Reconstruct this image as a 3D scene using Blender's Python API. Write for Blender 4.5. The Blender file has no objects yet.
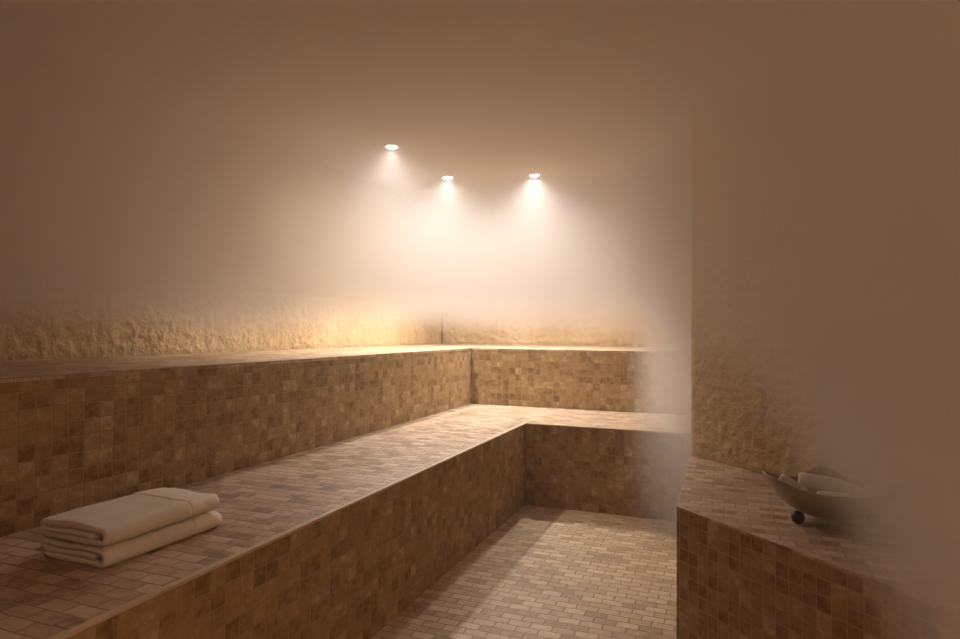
import bpy, bmesh, math, random
from mathutils import Vector, Matrix, noise as mn
random.seed(7)
S = bpy.context.scene
C = S.collection
PI = math.pi

# ------------------------------------------------------------------ layout (metres)
XB, YB = -1.031, 3.374          # front faces of the bench (left run, back run)
XK, YK = -1.660, 4.124          # front faces of the upper ledge
XW, YW = -2.44, 5.32            # rough stone walls
ZS, ZL, H = 0.45, 0.84, 2.05    # seat, ledge, ceiling
PX, PYC, PYW = -0.136, 2.032, 2.901   # corner of the angled bench and of the wall end
ZC = 0.434
YR, XR, XA = -1.6, 2.1, 1.3     # rear wall, right wall, right wall behind the pier

# ------------------------------------------------------------------ helpers
def link(name, me, parent=None):
    o = bpy.data.objects.new(name, me)
    C.objects.link(o)
    if parent is not None:
        o.parent = parent
    return o

def tag(o, label=None, cat=None, group=None, kind=None):
    if label: o['label'] = label
    if cat: o['category'] = cat
    if group: o['group'] = group
    if kind: o['kind'] = kind
    return o

def empty(name, loc=(0, 0, 0), rz=0.0):
    o = link(name, None)
    o.location = loc
    o.rotation_euler = (0, 0, rz)
    return o

def planar_uv(bm):
    """UVs in metres: u along the level direction of the face, v upward; level faces take x, y."""
    uv = bm.loops.layers.uv.verify()
    for f in bm.faces:
        n = f.normal
        if abs(n.z) > 0.7:
            for l in f.loops:
                l[uv].uv = (l.vert.co.x, l.vert.co.y)
        else:
            t = Vector((-n.y, n.x, 0)).normalized()
            for l in f.loops:
                l[uv].uv = (l.vert.co.dot(t), l.vert.co.z)

def finish(name, bm, mat, parent=None, smooth=False, uv=True):
    bmesh.ops.recalc_face_normals(bm, faces=bm.faces)
    if uv:
        planar_uv(bm)
    me = bpy.data.meshes.new(name)
    bm.to_mesh(me)
    bm.free()
    me.materials.append(mat)
    if smooth:
        for p in me.polygons:
            p.use_smooth = True
    return link(name, me, parent)

def prism(bm, pts, z0, z1):
    a = [bm.verts.new((x, y, z0)) for x, y in pts]
    b = [bm.verts.new((x, y, z1)) for x, y in pts]
    bm.faces.new(list(reversed(a)))
    bm.faces.new(b)
    n = len(pts)
    for i in range(n):
        j = (i + 1) % n
        bm.faces.new((a[i], a[j], b[j], b[i]))

def box(bm, x0, x1, y0, y1, z0, z1):
    prism(bm, [(x0, y0), (x1, y0), (x1, y1), (x0, y1)], z0, z1)

def bev(bm, w, seg=2):
    bmesh.ops.bevel(bm, geom=list(bm.edges), offset=w, segments=seg, affect='EDGES', profile=0.5)

# ------------------------------------------------------------------ materials
def new_mat(name):
    m = bpy.data.materials.new(name)
    m.use_nodes = True
    nt = m.node_tree
    b = nt.nodes['Principled BSDF']
    return m, nt, b

def N(nt, typ, **kw):
    n = nt.nodes.new(typ)
    for k, v in kw.items():
        if k in n.inputs:
            n.inputs[k].default_value = v
        else:
            setattr(n, k, v)
    return n

def ramp(nt, stops):
    r = nt.nodes.new('ShaderNodeValToRGB')
    e = r.color_ramp.elements
    while len(e) < len(stops):
        e.new(0.5)
    for el, (p, c) in zip(e, stops):
        el.position = p
        el.color = (*c, 1)
    return r

def srgb(r, g, b):
    f = lambda c: c / 12.92 if c <= 0.04045 else ((c + 0.055) / 1.055) ** 2.4
    return tuple(f(v / 255) for v in (r, g, b))

def tile_mat(name, tw, th, offset, stops, grout, mortar=0.0022, rough=0.55, bump=0.5, vein=0.35, tone=1.0):
    m, nt, b = new_mat(name)
    L = nt.links.new
    tc = N(nt, 'ShaderNodeTexCoord')
    # hand-set tumbled tiles: joints wander a little
    wn = N(nt, 'ShaderNodeTexNoise', Scale=16.0, Detail=1.0)
    L(tc.outputs['UV'], wn.inputs['Vector'])
    wsub = N(nt, 'ShaderNodeVectorMath', operation='SUBTRACT')
    wsub.inputs[1].default_value = (0.5, 0.5, 0.5)
    L(wn.outputs['Color'], wsub.inputs[0])
    wsc = N(nt, 'ShaderNodeVectorMath', operation='SCALE')
    wsc.inputs['Scale'].default_value = 0.006
    L(wsub.outputs[0], wsc.inputs[0])
    wadd = N(nt, 'ShaderNodeVectorMath', operation='ADD')
    L(tc.outputs['UV'], wadd.inputs[0])
    L(wsc.outputs[0], wadd.inputs[1])
    br = N(nt, 'ShaderNodeTexBrick')
    br.offset = offset
    br.offset_frequency = 2
    br.squash = 1.0
    br.inputs['Scale'].default_value = 1.0
    br.inputs['Color1'].default_value = (0, 0, 0, 1)
    br.inputs['Color2'].default_value = (1, 1, 1, 1)
    br.inputs['Mortar'].default_value = (0.5, 0.5, 0.5, 1)
    br.inputs['Mortar Size'].default_value = mortar
    br.inputs['Mortar Smooth'].default_value = 0.6
    br.inputs['Bias'].default_value = 0.0
    br.inputs['Brick Width'].default_value = tw
    br.inputs['Row Height'].default_value = th
    L(wadd.outputs[0], br.inputs['Vector'])
    # stone colour: a tone per tile plus cloudy veins
    n1 = N(nt, 'ShaderNodeTexNoise', Scale=32.0, Detail=5.0, Roughness=0.65)
    L(tc.outputs['UV'], n1.inputs['Vector'])
    n2 = N(nt, 'ShaderNodeTexNoise', Scale=1.7, Detail=2.0)
    L(tc.outputs['UV'], n2.inputs['Vector'])
    a = N(nt, 'ShaderNodeMath', operation='MULTIPLY_ADD')
    L(n1.outputs['Fac'], a.inputs[0])
    a.inputs[1].default_value = vein * 2
    a.inputs[2].default_value = -vein
    s = N(nt, 'ShaderNodeMath', operation='ADD')
    tn = N(nt, 'ShaderNodeMath', operation='MULTIPLY_ADD')
    L(br.outputs['Color'], tn.inputs[0])
    tn.inputs[1].default_value = tone
    tn.inputs[2].default_value = 0.5 - tone / 2
    L(tn.outputs[0], s.inputs[0])
    L(a.outputs[0], s.inputs[1])
    a2 = N(nt, 'ShaderNodeMath', operation='MULTIPLY_ADD')
    L(n2.outputs['Fac'], a2.inputs[0])
    a2.inputs[1].default_value = 0.5
    a2.inputs[2].default_value = -0.25
    s2 = N(nt, 'ShaderNodeMath', operation='ADD')
    s2.use_clamp = True
    L(s.outputs[0], s2.inputs[0])
    L(a2.outputs[0], s2.inputs[1])
    cr = ramp(nt, stops)
    L(s2.outputs[0], cr.inputs['Fac'])
    mx = N(nt, 'ShaderNodeMix')
    mx.data_type = 'RGBA'
    L(br.outputs['Fac'], mx.inputs['Factor'])
    L(cr.outputs['Color'], mx.inputs['A'])
    mx.inputs['B'].default_value = (*grout, 1)
    L(mx.outputs['Result'], b.inputs['Base Color'])
    # relief: sunken joints and worn faces
    inv = N(nt, 'ShaderNodeMath', operation='SUBTRACT')
    inv.inputs[0].default_value = 1.0
    L(br.outputs['Fac'], inv.inputs[1])
    hsum = N(nt, 'ShaderNodeMath', operation='MULTIPLY_ADD')
    L(n1.outputs['Fac'], hsum.inputs[0])
    hsum.inputs[1].default_value = 0.5
    L(inv.outputs[0], hsum.inputs[2])
    h2 = N(nt, 'ShaderNodeMath', operation='MULTIPLY_ADD')
    L(br.outputs['Color'], h2.inputs[0])
    h2.inputs[1].default_value = 0.45
    L(hsum.outputs[0], h2.inputs[2])
    bp = N(nt, 'ShaderNodeBump')
    bp.inputs['Strength'].default_value = bump
    bp.inputs['Distance'].default_value = 0.004
    L(h2.outputs[0], bp.inputs['Height'])
    L(bp.outputs['Normal'], b.inputs['Normal'])
    rr = N(nt, 'ShaderNodeMath', operation='MULTIPLY_ADD')
    L(n1.outputs['Fac'], rr.inputs[0])
    rr.inputs[1].default_value = 0.3
    rr.inputs[2].default_value = rough - 0.15
    L(rr.outputs[0], b.inputs['Roughness'])
    b.inputs['Specular IOR Level'].default_value = 0.4
    return m

wall_stops = [(0.0, (0.17, 0.093, 0.033)), (0.25, (0.27, 0.162, 0.066)), (0.5, (0.335, 0.212, 0.093)),
              (0.8, (0.39, 0.262, 0.125)), (1.0, (0.50, 0.365, 0.20))]
seat_stops = [(0.0, (0.25, 0.155, 0.088)), (0.25, (0.40, 0.275, 0.172)), (0.65, (0.49, 0.35, 0.232)), (1.0, (0.60, 0.455, 0.325))]  # paler than the risers: light from above put into the colour
floor_stops = [(0.0, (0.34, 0.225, 0.12)), (0.3, (0.45, 0.315, 0.18)), (0.7, (0.51, 0.365, 0.217)), (1.0, (0.60, 0.455, 0.295))]  # floor tile likewise lightened in colour for the overhead light
M_RISER = tile_mat('brown_travertine_mosaic', 0.0445, 0.0445, 0.0, wall_stops, (0.33, 0.22, 0.11), vein=1.0, tone=0.7)
M_RISER_SMALL = tile_mat('small_brown_travertine_mosaic', 0.039, 0.039, 0.0, wall_stops, (0.42, 0.29, 0.145), vein=0.95, tone=0.75)
M_SEAT = tile_mat('pale_toplit_travertine_tile', 0.068, 0.040, 0.5, seat_stops, (0.36, 0.24, 0.148), bump=1.0, rough=0.42, vein=0.95)
M_FLOOR = tile_mat('beige_toplit_travertine_tile', 0.074, 0.039, 0.5, floor_stops, (0.31, 0.205, 0.11), mortar=0.0022, bump=0.9, rough=0.48, vein=0.8)

def stone_mat(name):
    m, nt, b = new_mat(name)
    L = nt.links.new
    tc = N(nt, 'ShaderNodeTexCoord')
    n1 = N(nt, 'ShaderNodeTexNoise', Scale=14.0, Detail=6.0, Roughness=0.6)
    n2 = N(nt, 'ShaderNodeTexNoise', Scale=2.2, Detail=2.0)
    L(tc.outputs['Object'], n1.inputs['Vector'])
    L(tc.outputs['Object'], n2.inputs['Vector'])
    av = N(nt, 'ShaderNodeMath', operation='ADD')
    L(n1.outputs['Fac'], av.inputs[0])
    L(n2.outputs['Fac'], av.inputs[1])
    hf = N(nt, 'ShaderNodeMath', operation='MULTIPLY')
    L(av.outputs[0], hf.inputs[0])
    hf.inputs[1].default_value = 0.5
    cr = ramp(nt, [(0.3, (0.40, 0.27, 0.13)), (0.5, (0.52, 0.38, 0.21)), (0.7, (0.62, 0.48, 0.30))])
    L(hf.outputs[0], cr.inputs['Fac'])
    L(cr.outputs['Color'], b.inputs['Base Color'])
    bp = N(nt, 'ShaderNodeBump')
    bp.inputs['Strength'].default_value = 0.6
    bp.inputs['Distance'].default_value = 0.01
    n3 = N(nt, 'ShaderNodeTexNoise', Scale=60.0, Detail=4.0)
    L(tc.outputs['Object'], n3.inputs['Vector'])
    L(n3.outputs['Fac'], bp.inputs['Height'])
    L(bp.outputs['Normal'], b.inputs['Normal'])
    b.inputs['Roughness'].default_value = 0.8
    b.inputs['Specular IOR Level'].default_value = 0.25
    return m
M_STONE = stone_mat('split_face_travertine')

def plain_mat(name, col, rough=0.6, metal=0.0, nscale=0, nstr=0.0, spec=0.5):
    m, nt, b = new_mat(name)
    b.inputs['Base Color'].default_value = (*col, 1)
    b.inputs['Roughness'].default_value = rough
    b.inputs['Metallic'].default_value = metal
    b.inputs['Specular IOR Level'].default_value = spec
    if nscale:
        L = nt.links.new
        tc = N(nt, 'ShaderNodeTexCoord')
        n = N(nt, 'ShaderNodeTexNoise', Scale=nscale, Detail=3.0)
        L(tc.outputs['Object'], n.inputs['Vector'])
        cr = ramp(nt, [(0.3, tuple(c * 0.88 for c in col)), (0.7, col)])
        L(n.outputs['Fac'], cr.inputs['Fac'])
        L(cr.outputs['Color'], b.inputs['Base Color'])
        bp = N(nt, 'ShaderNodeBump')
        bp.inputs['Strength'].default_value = nstr
        bp.inputs['Distance'].default_value = 0.004
        L(n.outputs['Fac'], bp.inputs['Height'])
        L(bp.outputs['Normal'], b.inputs['Normal'])
    return m
M_PLASTER = plain_mat('beige_plaster', (0.50, 0.36, 0.23), 0.85, nscale=9, nstr=0.2, spec=0.2)
M_TRIM = plain_mat('cream_stone_edge', (0.60, 0.44, 0.28), 0.5, nscale=30, nstr=0.2)
M_TOWEL = plain_mat('white_terry', (0.90, 0.83, 0.71), 0.95, nscale=420, nstr=0.9, spec=0.1)
M_HEM = plain_mat('white_woven_band', (0.90, 0.83, 0.71), 0.85, nscale=150, nstr=0.3, spec=0.15)
M_CLOTH = plain_mat('white_cotton', (0.85, 0.80, 0.72), 0.95, nscale=300, nstr=0.6, spec=0.1)
M_BOWL = plain_mat('dull_pewter', (0.46, 0.36, 0.25), 0.42, metal=0.75, nscale=25, nstr=0.15)
M_FOOT = plain_mat('dark_ball_foot', (0.05, 0.035, 0.025), 0.35, metal=0.6)
M_RING = plain_mat('white_enamel_ring', (0.75, 0.72, 0.68), 0.4)

LIGHT_COL = (1.0, 0.985, 0.965)
def lens_mat():
    m, nt, b = new_mat('lit_lamp_lens')
    b.inputs['Base Color'].default_value = (0.9, 0.9, 0.9, 1)
    b.inputs['Emission Color'].default_value = (0.93, 0.97, 1.0, 1)
    b.inputs['Emission Strength'].default_value = 500.0
    return m
M_LENS = lens_mat()

# ------------------------------------------------------------------ setting
bm = bmesh.new(); box(bm, XW - 0.15, XR + 0.15, YR - 0.15, YW + 0.15, -0.12, 0.0)
tag(finish('floor', bm, M_FLOOR), kind='structure')
bm = bmesh.new(); box(bm, XW - 0.15, XR + 0.15, YR - 0.15, YW + 0.15, H, H + 0.12)
tag(finish('ceiling', bm, M_PLASTER), kind='structure')

def rock_wall(name, a, b, thick, zb, step=0.0105, zfine=1.25, panel=(0.58, 0.335), seed=0.0, amp=1.0):
    """A wall clad in rough split-face blocks. The face runs from a to b (plan), rough side to the left of a->b turned
    to the room; relief is real displacement in the lowest metre and coarser higher up."""
    a, b = Vector((*a, 0)), Vector((*b, 0))
    d = (b - a); ln = d.length; d.normalize()
    nrm = Vector((-d.y, d.x, 0))            # towards the room
    nu = max(2, int(ln / step))
    zs = [0.0]
    if zb > 0.02: zs.append(zb - 0.015)
    z = zs[-1]
    while z < zfine:
        z += step; zs.append(z)
    while z < H - 0.06:
        z += 0.05; zs.append(z)
    zs.append(H)
    bm = bmesh.new()
    rows = []
    for z in zs:
        r = []
        for i in range(nu + 1):
            u = ln * i / nu
            p = Vector(((u + 0.35 * z) * 23 + seed, z * 21, seed))
            h = 0.012 * mn.fractal(p * 1.4, 0.9, 2.1, 3) + 0.012 * abs(mn.noise(p * 1.7 + Vector((9, 3, 1)))) + 0.006 * mn.noise(p * 0.35)
            uu = u - ln
            fu = (uu / panel[0]) % 1.0
            fv = ((z - zb) / panel[1]) % 1.0
            e = min(min(fu, 1 - fu) * panel[0], min(fv, 1 - fv) * panel[1])
            k = min(1.0, e / 0.016)
            h = h * (0.25 + 0.75 * k) - 0.007 * (1 - k)
            q = a + d * u + nrm * (amp * max(-0.012, h))
            r.append(bm.verts.new((q.x, q.y, z)))
        rows.append(r)
    for j in range(len(zs) - 1):
        for i in range(nu):
            bm.faces.new((rows[j][i], rows[j][i + 1], rows[j + 1][i + 1], rows[j + 1][i]))
    # close the back so that the wall has its thickness
    bk = [bm.verts.new(tuple(a - nrm * thick)), bm.verts.new(tuple(b - nrm * thick)),
          bm.verts.new(tuple(b - nrm * thick + Vector((0, 0, H)))), bm.verts.new(tuple(a - nrm * thick + Vector((0, 0, H))))]
    bm.faces.new((bk[1], bk[0], bk[3], bk[2]))
    bm.faces.new([bk[0]] + [r[0] for r in rows] + [bk[3]])
    bm.faces.new([bk[2]] + [r[-1] for r in reversed(rows)] + [bk[1]])
    bm.faces.new([bk[3]] + rows[-1] + [bk[2]])
    bm.faces.new([bk[1]] + list(reversed(rows[0])) + [bk[0]])
    o = finish(name, bm, M_STONE, smooth=True)
    return tag(o, kind='structure')

# the room-side normal is to the left of a->b
rock_wall('wall_left', (XW, YW), (XW, YR), 0.14, ZL, seed=1.3, amp=0.5)
rock_wall('wall_back', (XA, YW), (XW, YW), 0.14, ZL, seed=5.1, step=0.014)
# angled wall on the right: its end is the vertical edge seen against the lit steam
DE = XR - PX
rock_wall('wall_right', (XR, PYW - DE), (PX, PYW), 0.22, ZC, step=0.011, seed=8.7, panel=(0.396, 0.345), amp=0.42)
bm = bmesh.new(); box(bm, XR, XR + 0.14, YR, PYW - DE + 0.1, 0, H)
tag(finish('wall_right_side', bm, M_PLASTER), kind='structure')
bm = bmesh.new(); box(bm, XA, XA + 0.14, PYW - (XA - PX) + 0.2, YW + 0.14, 0, H)
tag(finish('wall_right_recess', bm, M_PLASTER), kind='structure')
bm = bmesh.new(); box(bm, XW - 0.14, XR + 0.14, YR - 0.14, YR, 0, H)
tag(finish('wall_rear', bm, M_PLASTER), kind='structure')

# ------------------------------------------------------------------ built-in seating
TR = 0.008
t = empty('tiled_bench', (XB, YB, 0))
tag(t, 'low L-shaped built-in tiled bench carrying the folded towels', 'bench')
def part(name, bm, mat, parent, smooth=False):
    o = finish(name, bm, mat, None, smooth)
    o.data.transform(Matrix.Translation(-parent.location))
    o.parent = parent
    return o
y0 = YR + 0.01
bm = bmesh.new()
prism(bm, [(XK + .002, y0), (XB - TR, y0), (XB - TR, YB + TR), (XA - .01, YB + TR), (XA - .01, YK - .002), (XK + .002, YK - .002)], 0.40, ZS)
part('seat', bm, M_SEAT, t)
bm = bmesh.new(); box(bm, XB - 0.05, XB, y0, YB + .05, 0.0, 0.40)
bm2 = bmesh.new(); box(bm2, XB + .0005, XA - .01, YB, YB + 0.05, 0.0, 0.40)
# the riser runs to just under the trim
part('front_panel', bm, M_RISER, t)
part('front_panel', bm2, M_RISER, t)
bm = bmesh.new()
prism(bm, [(XB - TR, y0), (XB + .001, y0), (XB + .001, YB - .001), (XA - .01, YB - .001), (XA - .01, YB + TR), (XB - TR, YB + TR)], 0.40, ZS + 0.001)
part('riser_top_course', bm, M_RISER, t)
bm = bmesh.new()
prism(bm, [(XB - TR - .004, y0), (XB + .003, y0), (XB + .003, YB - .003), (XA - .01, YB - .003), (XA - .01, YB + TR + .004), (XB - TR - .004, YB + TR + .004)], ZS - 0.004, ZS + 0.003)
bev(bm, 0.002, 1)
part('edge_trim', bm, M_TRIM, t)

t = empty('tiled_ledge', (XK, YK, 0))
tag(t, 'raised tiled ledge behind the bench, running under the rough stone walls', 'ledge')
bm = bmesh.new()
prism(bm, [(XW + .012, y0), (XK, y0), (XK, YK), (XA - .01, YK), (XA - .01, YW - .012), (XW + .012, YW - .012)], ZL - 0.012, ZL)
bev(bm, 0.003, 2)
part('ledge_top', bm, M_SEAT, t)
bm = bmesh.new(); box(bm, XK - .06, XK - .001, y0, YK + .06, 0.0, ZL - 0.012)
part('backrest_panel', bm, M_RISER, t)
bm = bmesh.new(); box(bm, XK - .0005, XA - .01, YK + .001, YK + .06, 0.0, ZL - 0.012)
part('backrest_panel', bm, M_RISER, t)

# angled bench on the right
t = empty('corner_bench', (PX, PYC, 0))
tag(t, 'angled tiled bench at the end of the stone wall, carrying the metal bowl', 'bench')
L1 = XR - 0.01 - PX
g = 0.016
bm = bmesh.new()
prism(bm, [(PX, PYC), (XR - .01, PYC - L1), (XR - .01, PYW - L1 - g), (PX, PYW - g)], ZC - 0.010, ZC)
bev(bm, 0.003, 2)
part('seat', bm, M_SEAT, t)
bm = bmesh.new()
q = 0.06
prism(bm, [(PX + .001, PYC + .001), (XR - .01, PYC - L1 + .001), (XR - .01, PYC - L1 + q * 1.414), (PX + .001, PYC + q * 1.414)], 0, ZC - 0.010)
part('front_panel', bm, M_RISER_SMALL, t)
bm = bmesh.new()
prism(bm, [(PX + .001, PYC + q * 1.414 + .001), (PX + q, PYC + q * .414 + .001), (PX + q, PYW - q - g), (PX + .001, PYW - g)], 0, ZC - 0.010)
part('end_panel', bm, M_RISER_SMALL, t)

# ------------------------------------------------------------------ folded towels
def sheet_section(pts, th):
    """Outline of a sheet of thickness th that follows the polyline pts (x, z)."""
    l, r = [], []
    n = len(pts)
    for i, p in enumerate(pts):
        a = Vector(pts[max(0, i - 1)]); b = Vector(pts[min(n - 1, i + 1)])
        d = (b - a).normalized()
        nn = Vector((-d.y, d.x))
        v = Vector(p)
        l.append(v + nn * th / 2); r.append(v - nn * th / 2)
    return l, r

def arc(cx, cz, r, a0, a1, n):
    return [(cx + r * math.cos(a0 + (a1 - a0) * i / n), cz + r * math.sin(a0 + (a1 - a0) * i / n)) for i in range(n + 1)]

def folded_section(W, Hh, k=0):
    """Towel folded over twice: outer layer wraps bottom, right side, top and left side; two layers lie within."""
    th = Hh / 3.25
    rr = (Hh - th) / 2
    x0, x1 = -W / 2 + rr + th / 2, W / 2 - rr - th / 2
    zc = Hh / 2
    pts = []
    def seg(a, b, n):
        return [(a[0] + (b[0] - a[0]) * i / n, a[1] + (b[1] - a[1]) * i / n) for i in range(n)]
    pts += seg((x0 - rr * 0.4, zc - rr), (x1, zc - rr), 10)
    pts += arc(x1, zc, rr, -PI / 2, PI / 2, 8)
    pts += seg((x1, zc + rr), (x0, zc + rr), 10)[1:]
    pts += arc(x0, zc + rr * 0.48, rr * 0.52, PI / 2, 3 * PI / 2, 6)
    pts += seg((x0, zc - rr * 0.04), (x1 + rr * 0.2, zc - rr * 0.02), 8)[1:]
    return sheet_section(pts, th * 0.97)

def towel(L, W, Hh, seed, parent, hem_at):
    """The pile body and, past hem_at, the flat woven hem that closes the towel."""
    l, r = folded_section(W, Hh)
    loop = l + list(reversed(r))
    nv = len(loop)
    def point(x, z, y, f, hem):
        e = min(f, 1 - f) * L
        pinch = 1 - 0.10 * max(0, 1 - e / 0.02) ** 2
        zz = (z - Hh / 2) * pinch + Hh / 2
        nz = mn.noise(Vector((x * 16 + seed, y * 11, z * 20 + seed)))
        n2 = mn.noise(Vector((x * 45, y * 45 + seed, z * 40)))
        groove = 0.0022 * math.exp(-((y - hem_at) / 0.0035) ** 2)
        xx = x * (1 - 0.03 * max(0, 1 - e / 0.015)) + 0.0016 * n2 + 0.003 * nz
        if x > W * 0.3: xx -= groove + (0.002 if hem else 0)
        up = zz / Hh
        zz += up * (0.0048 * nz + 0.0018 * n2) - groove * up
        if hem: zz += up * 0.0028 * min(1, max(0, 0.5 - x / W))
        zz -= 0.004 * up * (max(0.0, f - 0.6) / 0.4) ** 2
        yy = y + 0.004 * mn.noise(Vector((x * 14, z * 60 + seed, f)))
        return (xx, yy, max(0.0005, zz))
    for name, ya, yb, ny, mat, hem in (('terry_body', -L / 2, hem_at, 42, M_TOWEL, False), ('woven_hem', hem_at + 0.0003, L / 2, 16, M_HEM, True)):
        bm = bmesh.new()
        rings = []
        for j in range(ny + 1):
            y = ya + (yb - ya) * j / ny
            rings.append([bm.verts.new(point(x, z, y, (y + L / 2) / L, hem)) for (x, z) in loop])
        for j in range(ny):
            for i in range(nv):
                k = (i + 1) % nv
                bm.faces.new((rings[j][i], rings[j][k], rings[j + 1][k], rings[j + 1][i]))
        for ring, sg in ((rings[0], 1), (rings[-1], -1)):
            for i in range(nv // 2 - 1):
                f = (ring[i], ring[i + 1], ring[nv - 2 - i], ring[nv - 1 - i])
                bm.faces.new(f if sg > 0 else tuple(reversed(f)))
        finish(name, bm, mat, parent, smooth=True)

TW, TLn, TH = 0.228, 0.324, 0.043
TX, TY, TRZ = -1.333, 1.139, math.radians(-1.5)
low = empty('folded_towel', (TX, TY, ZS), TRZ)
tag(low, 'white folded towel lying directly on the tiled bench, beneath another towel', 'towel', 'folded towels on the bench')
towel(TLn, TW, TH, 3.1, low, 0.075)
up = empty('folded_towel', (TX + 0.002, TY - 0.004, ZS + TH + 0.0035), TRZ + math.radians(0.6))
tag(up, 'white folded towel on top of the stack of two', 'towel', 'folded towels on the bench')
towel(TLn * 0.99, TW * 0.985, TH, 8.4, up, 0.068)

# ------------------------------------------------------------------ metal bowl with rolled cloths
BX, BY = 0.282, 2.034
BRZ = math.radians(10)
b = empty('footed_bowl', (BX, BY, ZC), BRZ)
tag(b, 'dull metal wavy-rimmed bowl on ball feet, standing on the angled bench in the steam', 'bowl')
def bowl_mesh():
    bm = bmesh.new()
    nt_, nr = 72, 18
    def rim(th):
        # pointed up at both ends, and once at the back
        tip = max(0, math.cos(th)) ** 4 + max(0, -math.cos(th)) ** 4
        back = max(0, math.cos(th - PI / 2 + 0.12)) ** 14
        rx = 0.148 + 0.033 * tip
        ry = 0.115 + 0.02 * back
        hz = 0.097 + 0.034 * max(0, -math.cos(th)) ** 4 + 0.014 * max(0, math.cos(th)) ** 4 + 0.034 * back
        return rx * math.cos(th), ry * math.sin(th), hz
    def layer(inset):
        out = []
        for j in range(nr + 1):
            f = j / nr
            ring = []
            for i in range(nt_):
                th = 2 * PI * i / nt_
                x, y, h = rim(th)
                rad = f ** 0.62 * (1 - inset / 0.15)
                zz = 0.010 + (h - 0.010) * (f ** 0.62) ** 2.8 + inset * (1 - f)
                ring.append((x * rad, y * rad, zz))
            out.append(ring)
        return out
    o = layer(0.0); n = layer(0.004)
    ov = [[bm.verts.new(p) for p in r] for r in o[1:]]
    iv = [[bm.verts.new(p) for p in r] for r in n[1:]]
    oc = bm.verts.new((0, 0, 0.010)); ic = bm.verts.new((0, 0, 0.014))
    for V, c, fl in ((ov, oc, 0), (iv, ic, 1)):
        for i in range(nt_):
            k = (i + 1) % nt_
            f = (c, V[0][k], V[0][i]); bm.faces.new(f if not fl else f[::-1])
            for j in range(len(V) - 1):
                f = (V[j][i], V[j][k], V[j + 1][k], V[j + 1][i]); bm.faces.new(f if not fl else f[::-1])
    for i in range(nt_):
        k = (i + 1) % nt_
        bm.faces.new((ov[-1][i], ov[-1][k], iv[-1][k], iv[-1][i]))
    return bm
finish('bowl_body', bowl_mesh(), M_BOWL, b, smooth=True)
for fx, fy in ((-0.099, -0.046), (0.104, -0.012), (0.0, 0.086)):
    bm = bmesh.new()
    bmesh.ops.create_uvsphere(bm, u_segments=20, v_segments=12, radius=0.0185)
    bmesh.ops.translate(bm, verts=bm.verts, vec=(fx, fy, 0.0185))
    finish('ball_foot', bm, M_FOOT, b, smooth=True)

def rolled_cloth(R, Lr, seed):
    """A face cloth rolled up: spiral section swept along its length, with plump ends."""
    bm = bmesh.new()
    turns, n = 2.6, 64
    th = R / (turns + 0.6)
    pts = []
    for i in range(n + 1):
        a = 2 * PI * turns * i / n
        r = th * 0.45 + (R - th * 0.95) * i / n
        pts.append((r * math.cos(a), r * math.sin(a)))
    l, r_ = sheet_section(pts, th * 0.92)
    loop = l + list(reversed(r_))
    nv = len(loop)
    ny = 14
    rings = []
    for j in range(ny + 1):
        f = j / ny
        y = (f - 0.5) * Lr
        e = min(f, 1 - f) * Lr
        s = 1 - 0.16 * max(0, 1 - e / 0.014) ** 2
        rings.append([bm.verts.new((p.x * s * (1 + 0.06 * mn.noise(Vector((p.x * 40, y * 30, seed)))),
                                    y * (1 + 0.03 * mn.noise(Vector((p.x * 50, p.y * 50, seed)))),
                                    p.y * s * (1 + 0.06 * mn.noise(Vector((p.y * 40, y * 30, seed + 4)))))) for p in loop])
    for j in range(ny):
        for i in range(nv):
            k = (i + 1) % nv
            bm.faces.new((rings[j][i], rings[j][k], rings[j + 1][k], rings[j + 1][i]))
    for ring, s in ((rings[0], 1), (rings[-1], -1)):
        for i in range(nv // 2 - 1):
            f = (ring[i], ring[i + 1], ring[nv - 2 - i], ring[nv - 1 - i])
            bm.faces.new(f if s > 0 else tuple(reversed(f)))
    return bm

cloths = [  # local x, y, z, radius, length, turn about z, tilt, label
    (-0.108, -0.018, 0.093, 0.026, 0.075, 60, 28, 'white rolled cloth at the near end of the metal bowl, against its pointed rim'),
    (-0.020, 0.020, 0.100, 0.027, 0.115, 78, 6, 'longest white rolled cloth, on top in the middle of the bowl'),
    (-0.012, -0.056, 0.078, 0.020, 0.080, 84, 2, 'small white rolled cloth at the front rim of the bowl'),
    (0.062, -0.012, 0.088, 0.023, 0.080, 40, 8, 'white rolled cloth beside the long one, towards the hazy end of the bowl'),
    (0.122, 0.006, 0.096, 0.021, 0.072, 70, -24, 'white rolled cloth leaning on the rim at the hazy far end of the bowl'),
]
mb = Matrix.Translation((BX, BY, ZC)) @ Matrix.Rotation(BRZ, 4, 'Z')
for i, (x, y, z, r, ln, rz, tl, lab) in enumerate(cloths):
    o = finish('rolled_cloth', rolled_cloth(r, ln, i * 3.7), M_CLOTH, None, smooth=True)
    p = mb @ Vector((x, y, z))
    o.location = p
    o.rotation_euler = (math.radians(tl), 0, BRZ + math.radians(rz))
    tag(o, lab, 'cloth', 'rolled cloths in the bowl')

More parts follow.
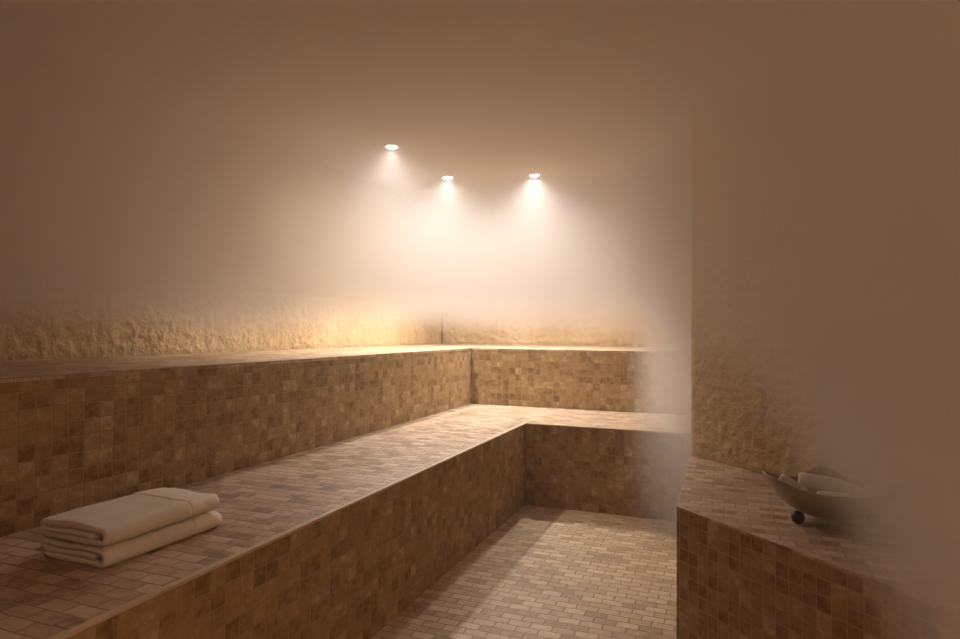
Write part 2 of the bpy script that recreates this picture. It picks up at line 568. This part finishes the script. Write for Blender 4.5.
# ------------------------------------------------------------------ ceiling lamps
def downlight(loc, label, power, angle=160, col=LIGHT_COL):
    t = empty('recessed_downlight', loc)
    tag(t, label, 'ceiling light', 'recessed downlights')
    bm = bmesh.new()
    pr = [(0.030, -0.001), (0.032, -0.006), (0.042, -0.006), (0.046, -0.001)]
    rings = [[bm.verts.new((r * math.cos(2 * PI * i / 40), r * math.sin(2 * PI * i / 40), z)) for i in range(40)] for r, z in pr]
    for k in range(4):
        A, B = rings[k], rings[(k + 1) % 4]
        for i in range(40):
            j = (i + 1) % 40
            bm.faces.new((A[i], A[j], B[j], B[i]))
    finish('trim_ring', bm, M_RING, t, smooth=True)
    bm = bmesh.new()
    vs = [[bm.verts.new((r * math.cos(2 * PI * i / 40), r * math.sin(2 * PI * i / 40), z)) for i in range(40)] for r, z in ((0.030, -0.003), (0.020, -0.008), (0.01, -0.0105))]
    c = bm.verts.new((0, 0, -0.011))
    for k in range(2):
        for i in range(40):
            j = (i + 1) % 40
            bm.faces.new((vs[k][i], vs[k][j], vs[k + 1][j], vs[k + 1][i]))
    for i in range(40):
        bm.faces.new((vs[2][i], vs[2][(i + 1) % 40], c))
    finish('lens', bm, M_LENS, t, smooth=True)
    ld = bpy.data.lights.new('lamp_beam', 'SPOT')
    ld.energy = power
    ld.color = col
    ld.spot_size = math.radians(angle)
    ld.spot_blend = 1.0
    ld.shadow_soft_size = 0.03
    lo = bpy.data.objects.new('lamp_beam', ld)
    C.objects.link(lo)
    lo.parent = t
    lo.location = (0, 0, -0.02)
    return t
downlight((-1.835, 3.27, H), 'glowing recessed downlight highest and leftmost of the three, nearest the camera', 100)
downlight((-1.828, 4.07, H), 'glowing recessed downlight in the middle of the three, over the corner of the ledge', 150)
downlight((-1.232, 4.215, H), 'glowing recessed downlight rightmost of the three, over the back ledge', 240)
# added unseen lamp behind the camera, to brighten the foreground
downlight((1.25, -0.35, H), 'added unseen fill lamp behind the viewpoint, lighting the foreground', 225, col=(1.0, 0.70, 0.46))

# ------------------------------------------------------------------ steam
def steam():
    bm = bmesh.new()
    box(bm, XW + 0.0, XR, YR + 0.0, YW, 0.002, H - 0.0005)
    m = bpy.data.materials.new('light_tinted_steam')
    m.use_nodes = True
    nt = m.node_tree
    nt.nodes.clear()
    L = nt.links.new
    out = N(nt, 'ShaderNodeOutputMaterial')
    tc = N(nt, 'ShaderNodeTexCoord')
    sp = N(nt, 'ShaderNodeSeparateXYZ')
    L(tc.outputs['Object'], sp.inputs[0])
    ns = N(nt, 'ShaderNodeTexNoise', Scale=1.5, Detail=0.0)
    L(tc.outputs['Object'], ns.inputs['Vector'])
    def M(op, *a, clamp=False):
        n = N(nt, 'ShaderNodeMath', operation=op)
        n.use_clamp = clamp
        for i, v in enumerate(a):
            if isinstance(v, (int, float)): n.inputs[i].default_value = v
            else: L(v, n.inputs[i])
        return n.outputs[0]
    def SM(v, a, b_, lo=0.0, hi=1.0):
        n = N(nt, 'ShaderNodeMapRange')
        n.interpolation_type = 'SMOOTHSTEP'
        L(v, n.inputs['Value'])
        n.inputs['From Min'].default_value = a; n.inputs['From Max'].default_value = b_
        n.inputs['To Min'].default_value = lo; n.inputs['To Max'].default_value = hi
        return n.outputs['Result']
    X, Y, Z = sp.outputs
    nz = M('SUBTRACT', ns.outputs['Fac'], 0.5)
    nearby = SM(Y, 0.5, 1.1)
    right = M('ADD', M('MULTIPLY', SM(X, -0.25, 0.0), 0.20), M('MULTIPLY', SM(X, 0.02, 0.58), 0.95))
    right = M('MULTIPLY', right, nearby)
    # the steam hangs above a level that sinks towards the right-hand bench
    zz = M('ADD', M('ADD', Z, M('MULTIPLY', nz, 0.14)), right)
    bank = M('MULTIPLY', SM(X, -1.2, -2.2), SM(Y, 3.0, 1.8))
    bank2 = M('MULTIPLY', M('ADD', M('MULTIPLY', SM(X, -0.2, 0.2), 0.4), M('MULTIPLY', SM(X, 0.14, 0.55), 2.8)), nearby)
    back = M('MULTIPLY', SM(Y, 2.4, 4.0), SM(Z, 2.0, 1.4, 0.06, 1.0))
    top = M('MULTIPLY', SM(Z, 1.6, 1.95), SM(Y, 3.2, 2.6))
    thin = M('MULTIPLY', M('MULTIPLY', SM(Y, 2.5, 3.2), SM(Z, 1.5, 2.0)), 0.26)
    amount = M('ADD', M('ADD', M('MULTIPLY', bank, 1.2), M('MULTIPLY', back, 0.9)), M('ADD', bank2, M('SUBTRACT', M('MULTIPLY_ADD', top, 0.7, 0.45), thin)))
    wide = M('MAXIMUM', M('MULTIPLY', SM(X, -0.35, -0.05), nearby), SM(Y, 2.3, 3.8))
    low_edge = M('MULTIPLY_ADD', wide, -0.01, 0.92)
    high_edge = M('MULTIPLY_ADD', wide, 0.32, 1.10)
    lev = M('DIVIDE', M('SUBTRACT', zz, low_edge), M('SUBTRACT', high_edge, low_edge))
    layer = M('MULTIPLY', SM(lev, 0.0, 1.0), amount)
    # a plume rising from the outlet behind the end of the wall
    dx = M('SUBTRACT', X, 0.10); dy = M('SUBTRACT', Y, 3.30)
    r2 = M('SQRT', M('ADD', M('MULTIPLY', dx, dx), M('MULTIPLY', dy, dy)))
    rr = M('ADD', M('SUBTRACT', r2, M('MULTIPLY', Z, 0.10)), M('MULTIPLY', nz, 0.25))
    plume = M('MULTIPLY', SM(rr, 0.54, 0.10), 5.0)
    dens = M('ADD', M('ADD', layer, plume), 0.012)
    vs = N(nt, 'ShaderNodeVolumeScatter')
    vs.inputs['Color'].default_value = (1, 0.96, 0.90, 1)
    vs.inputs['Anisotropy'].default_value = 0.2
    L(dens, vs.inputs['Density'])
    va = N(nt, 'ShaderNodeVolumeAbsorption')
    va.inputs['Color'].default_value = (0.55, 0.29, 0.0, 1)  # brown cast of the room's bounced light put into the steam colour
    L(M('MULTIPLY', dens, 0.20), va.inputs['Density'])
    ad = N(nt, 'ShaderNodeAddShader')
    L(vs.outputs[0], ad.inputs[0]); L(va.outputs[0], ad.inputs[1])
    L(ad.outputs[0], out.inputs['Volume'])
    o = finish('steam', bm, m, uv=False)
    return tag(o, 'steam filling the upper half of the room, tinted brown for the warm light', 'steam', kind='stuff')
steam()

# ------------------------------------------------------------------ camera, world, render look
cam = bpy.data.cameras.new('camera')
cam.sensor_width = 36.0
cam.lens = 630.8 / 960 * 36.0
cam.clip_start = 0.02
co = bpy.data.objects.new('camera', cam)
C.objects.link(co)
yw, pi_, ro = (math.radians(v) for v in (21.161, 0.949, 0.4305))
fw = Vector((-math.sin(yw) * math.cos(pi_), math.cos(yw) * math.cos(pi_), math.sin(pi_)))
rt = Vector((math.cos(yw), math.sin(yw), 0))
upv = rt.cross(fw)
rt2 = rt * math.cos(ro) + upv * math.sin(ro)
up2 = upv * math.cos(ro) - rt * math.sin(ro)
mw = Matrix.Identity(4)
for i in range(3):
    mw[i][0], mw[i][1], mw[i][2] = rt2[i], up2[i], -fw[i]
mw.translation = (0, 0, 0.9683)
co.matrix_world = mw
S.camera = co

w = bpy.data.worlds.new('dark'); S.world = w
w.use_nodes = True
w.node_tree.nodes['Background'].inputs['Color'].default_value = (0, 0, 0, 1)

S.view_settings.view_transform = 'Standard'
S.view_settings.look = 'None'
S.view_settings.gamma = 1.0
S.view_settings.use_curve_mapping = False
S.view_settings.exposure = 0.12
cy = S.cycles
cy.use_denoising = True
cy.denoiser = 'OPENIMAGEDENOISE'
cy.max_bounces = 8
cy.diffuse_bounces = 4
cy.volume_bounces = 5
cy.volume_step_rate = 0.3
cy.volume_max_steps = 256
cy.sample_clamp_indirect = 6.0
cy.use_adaptive_sampling = False
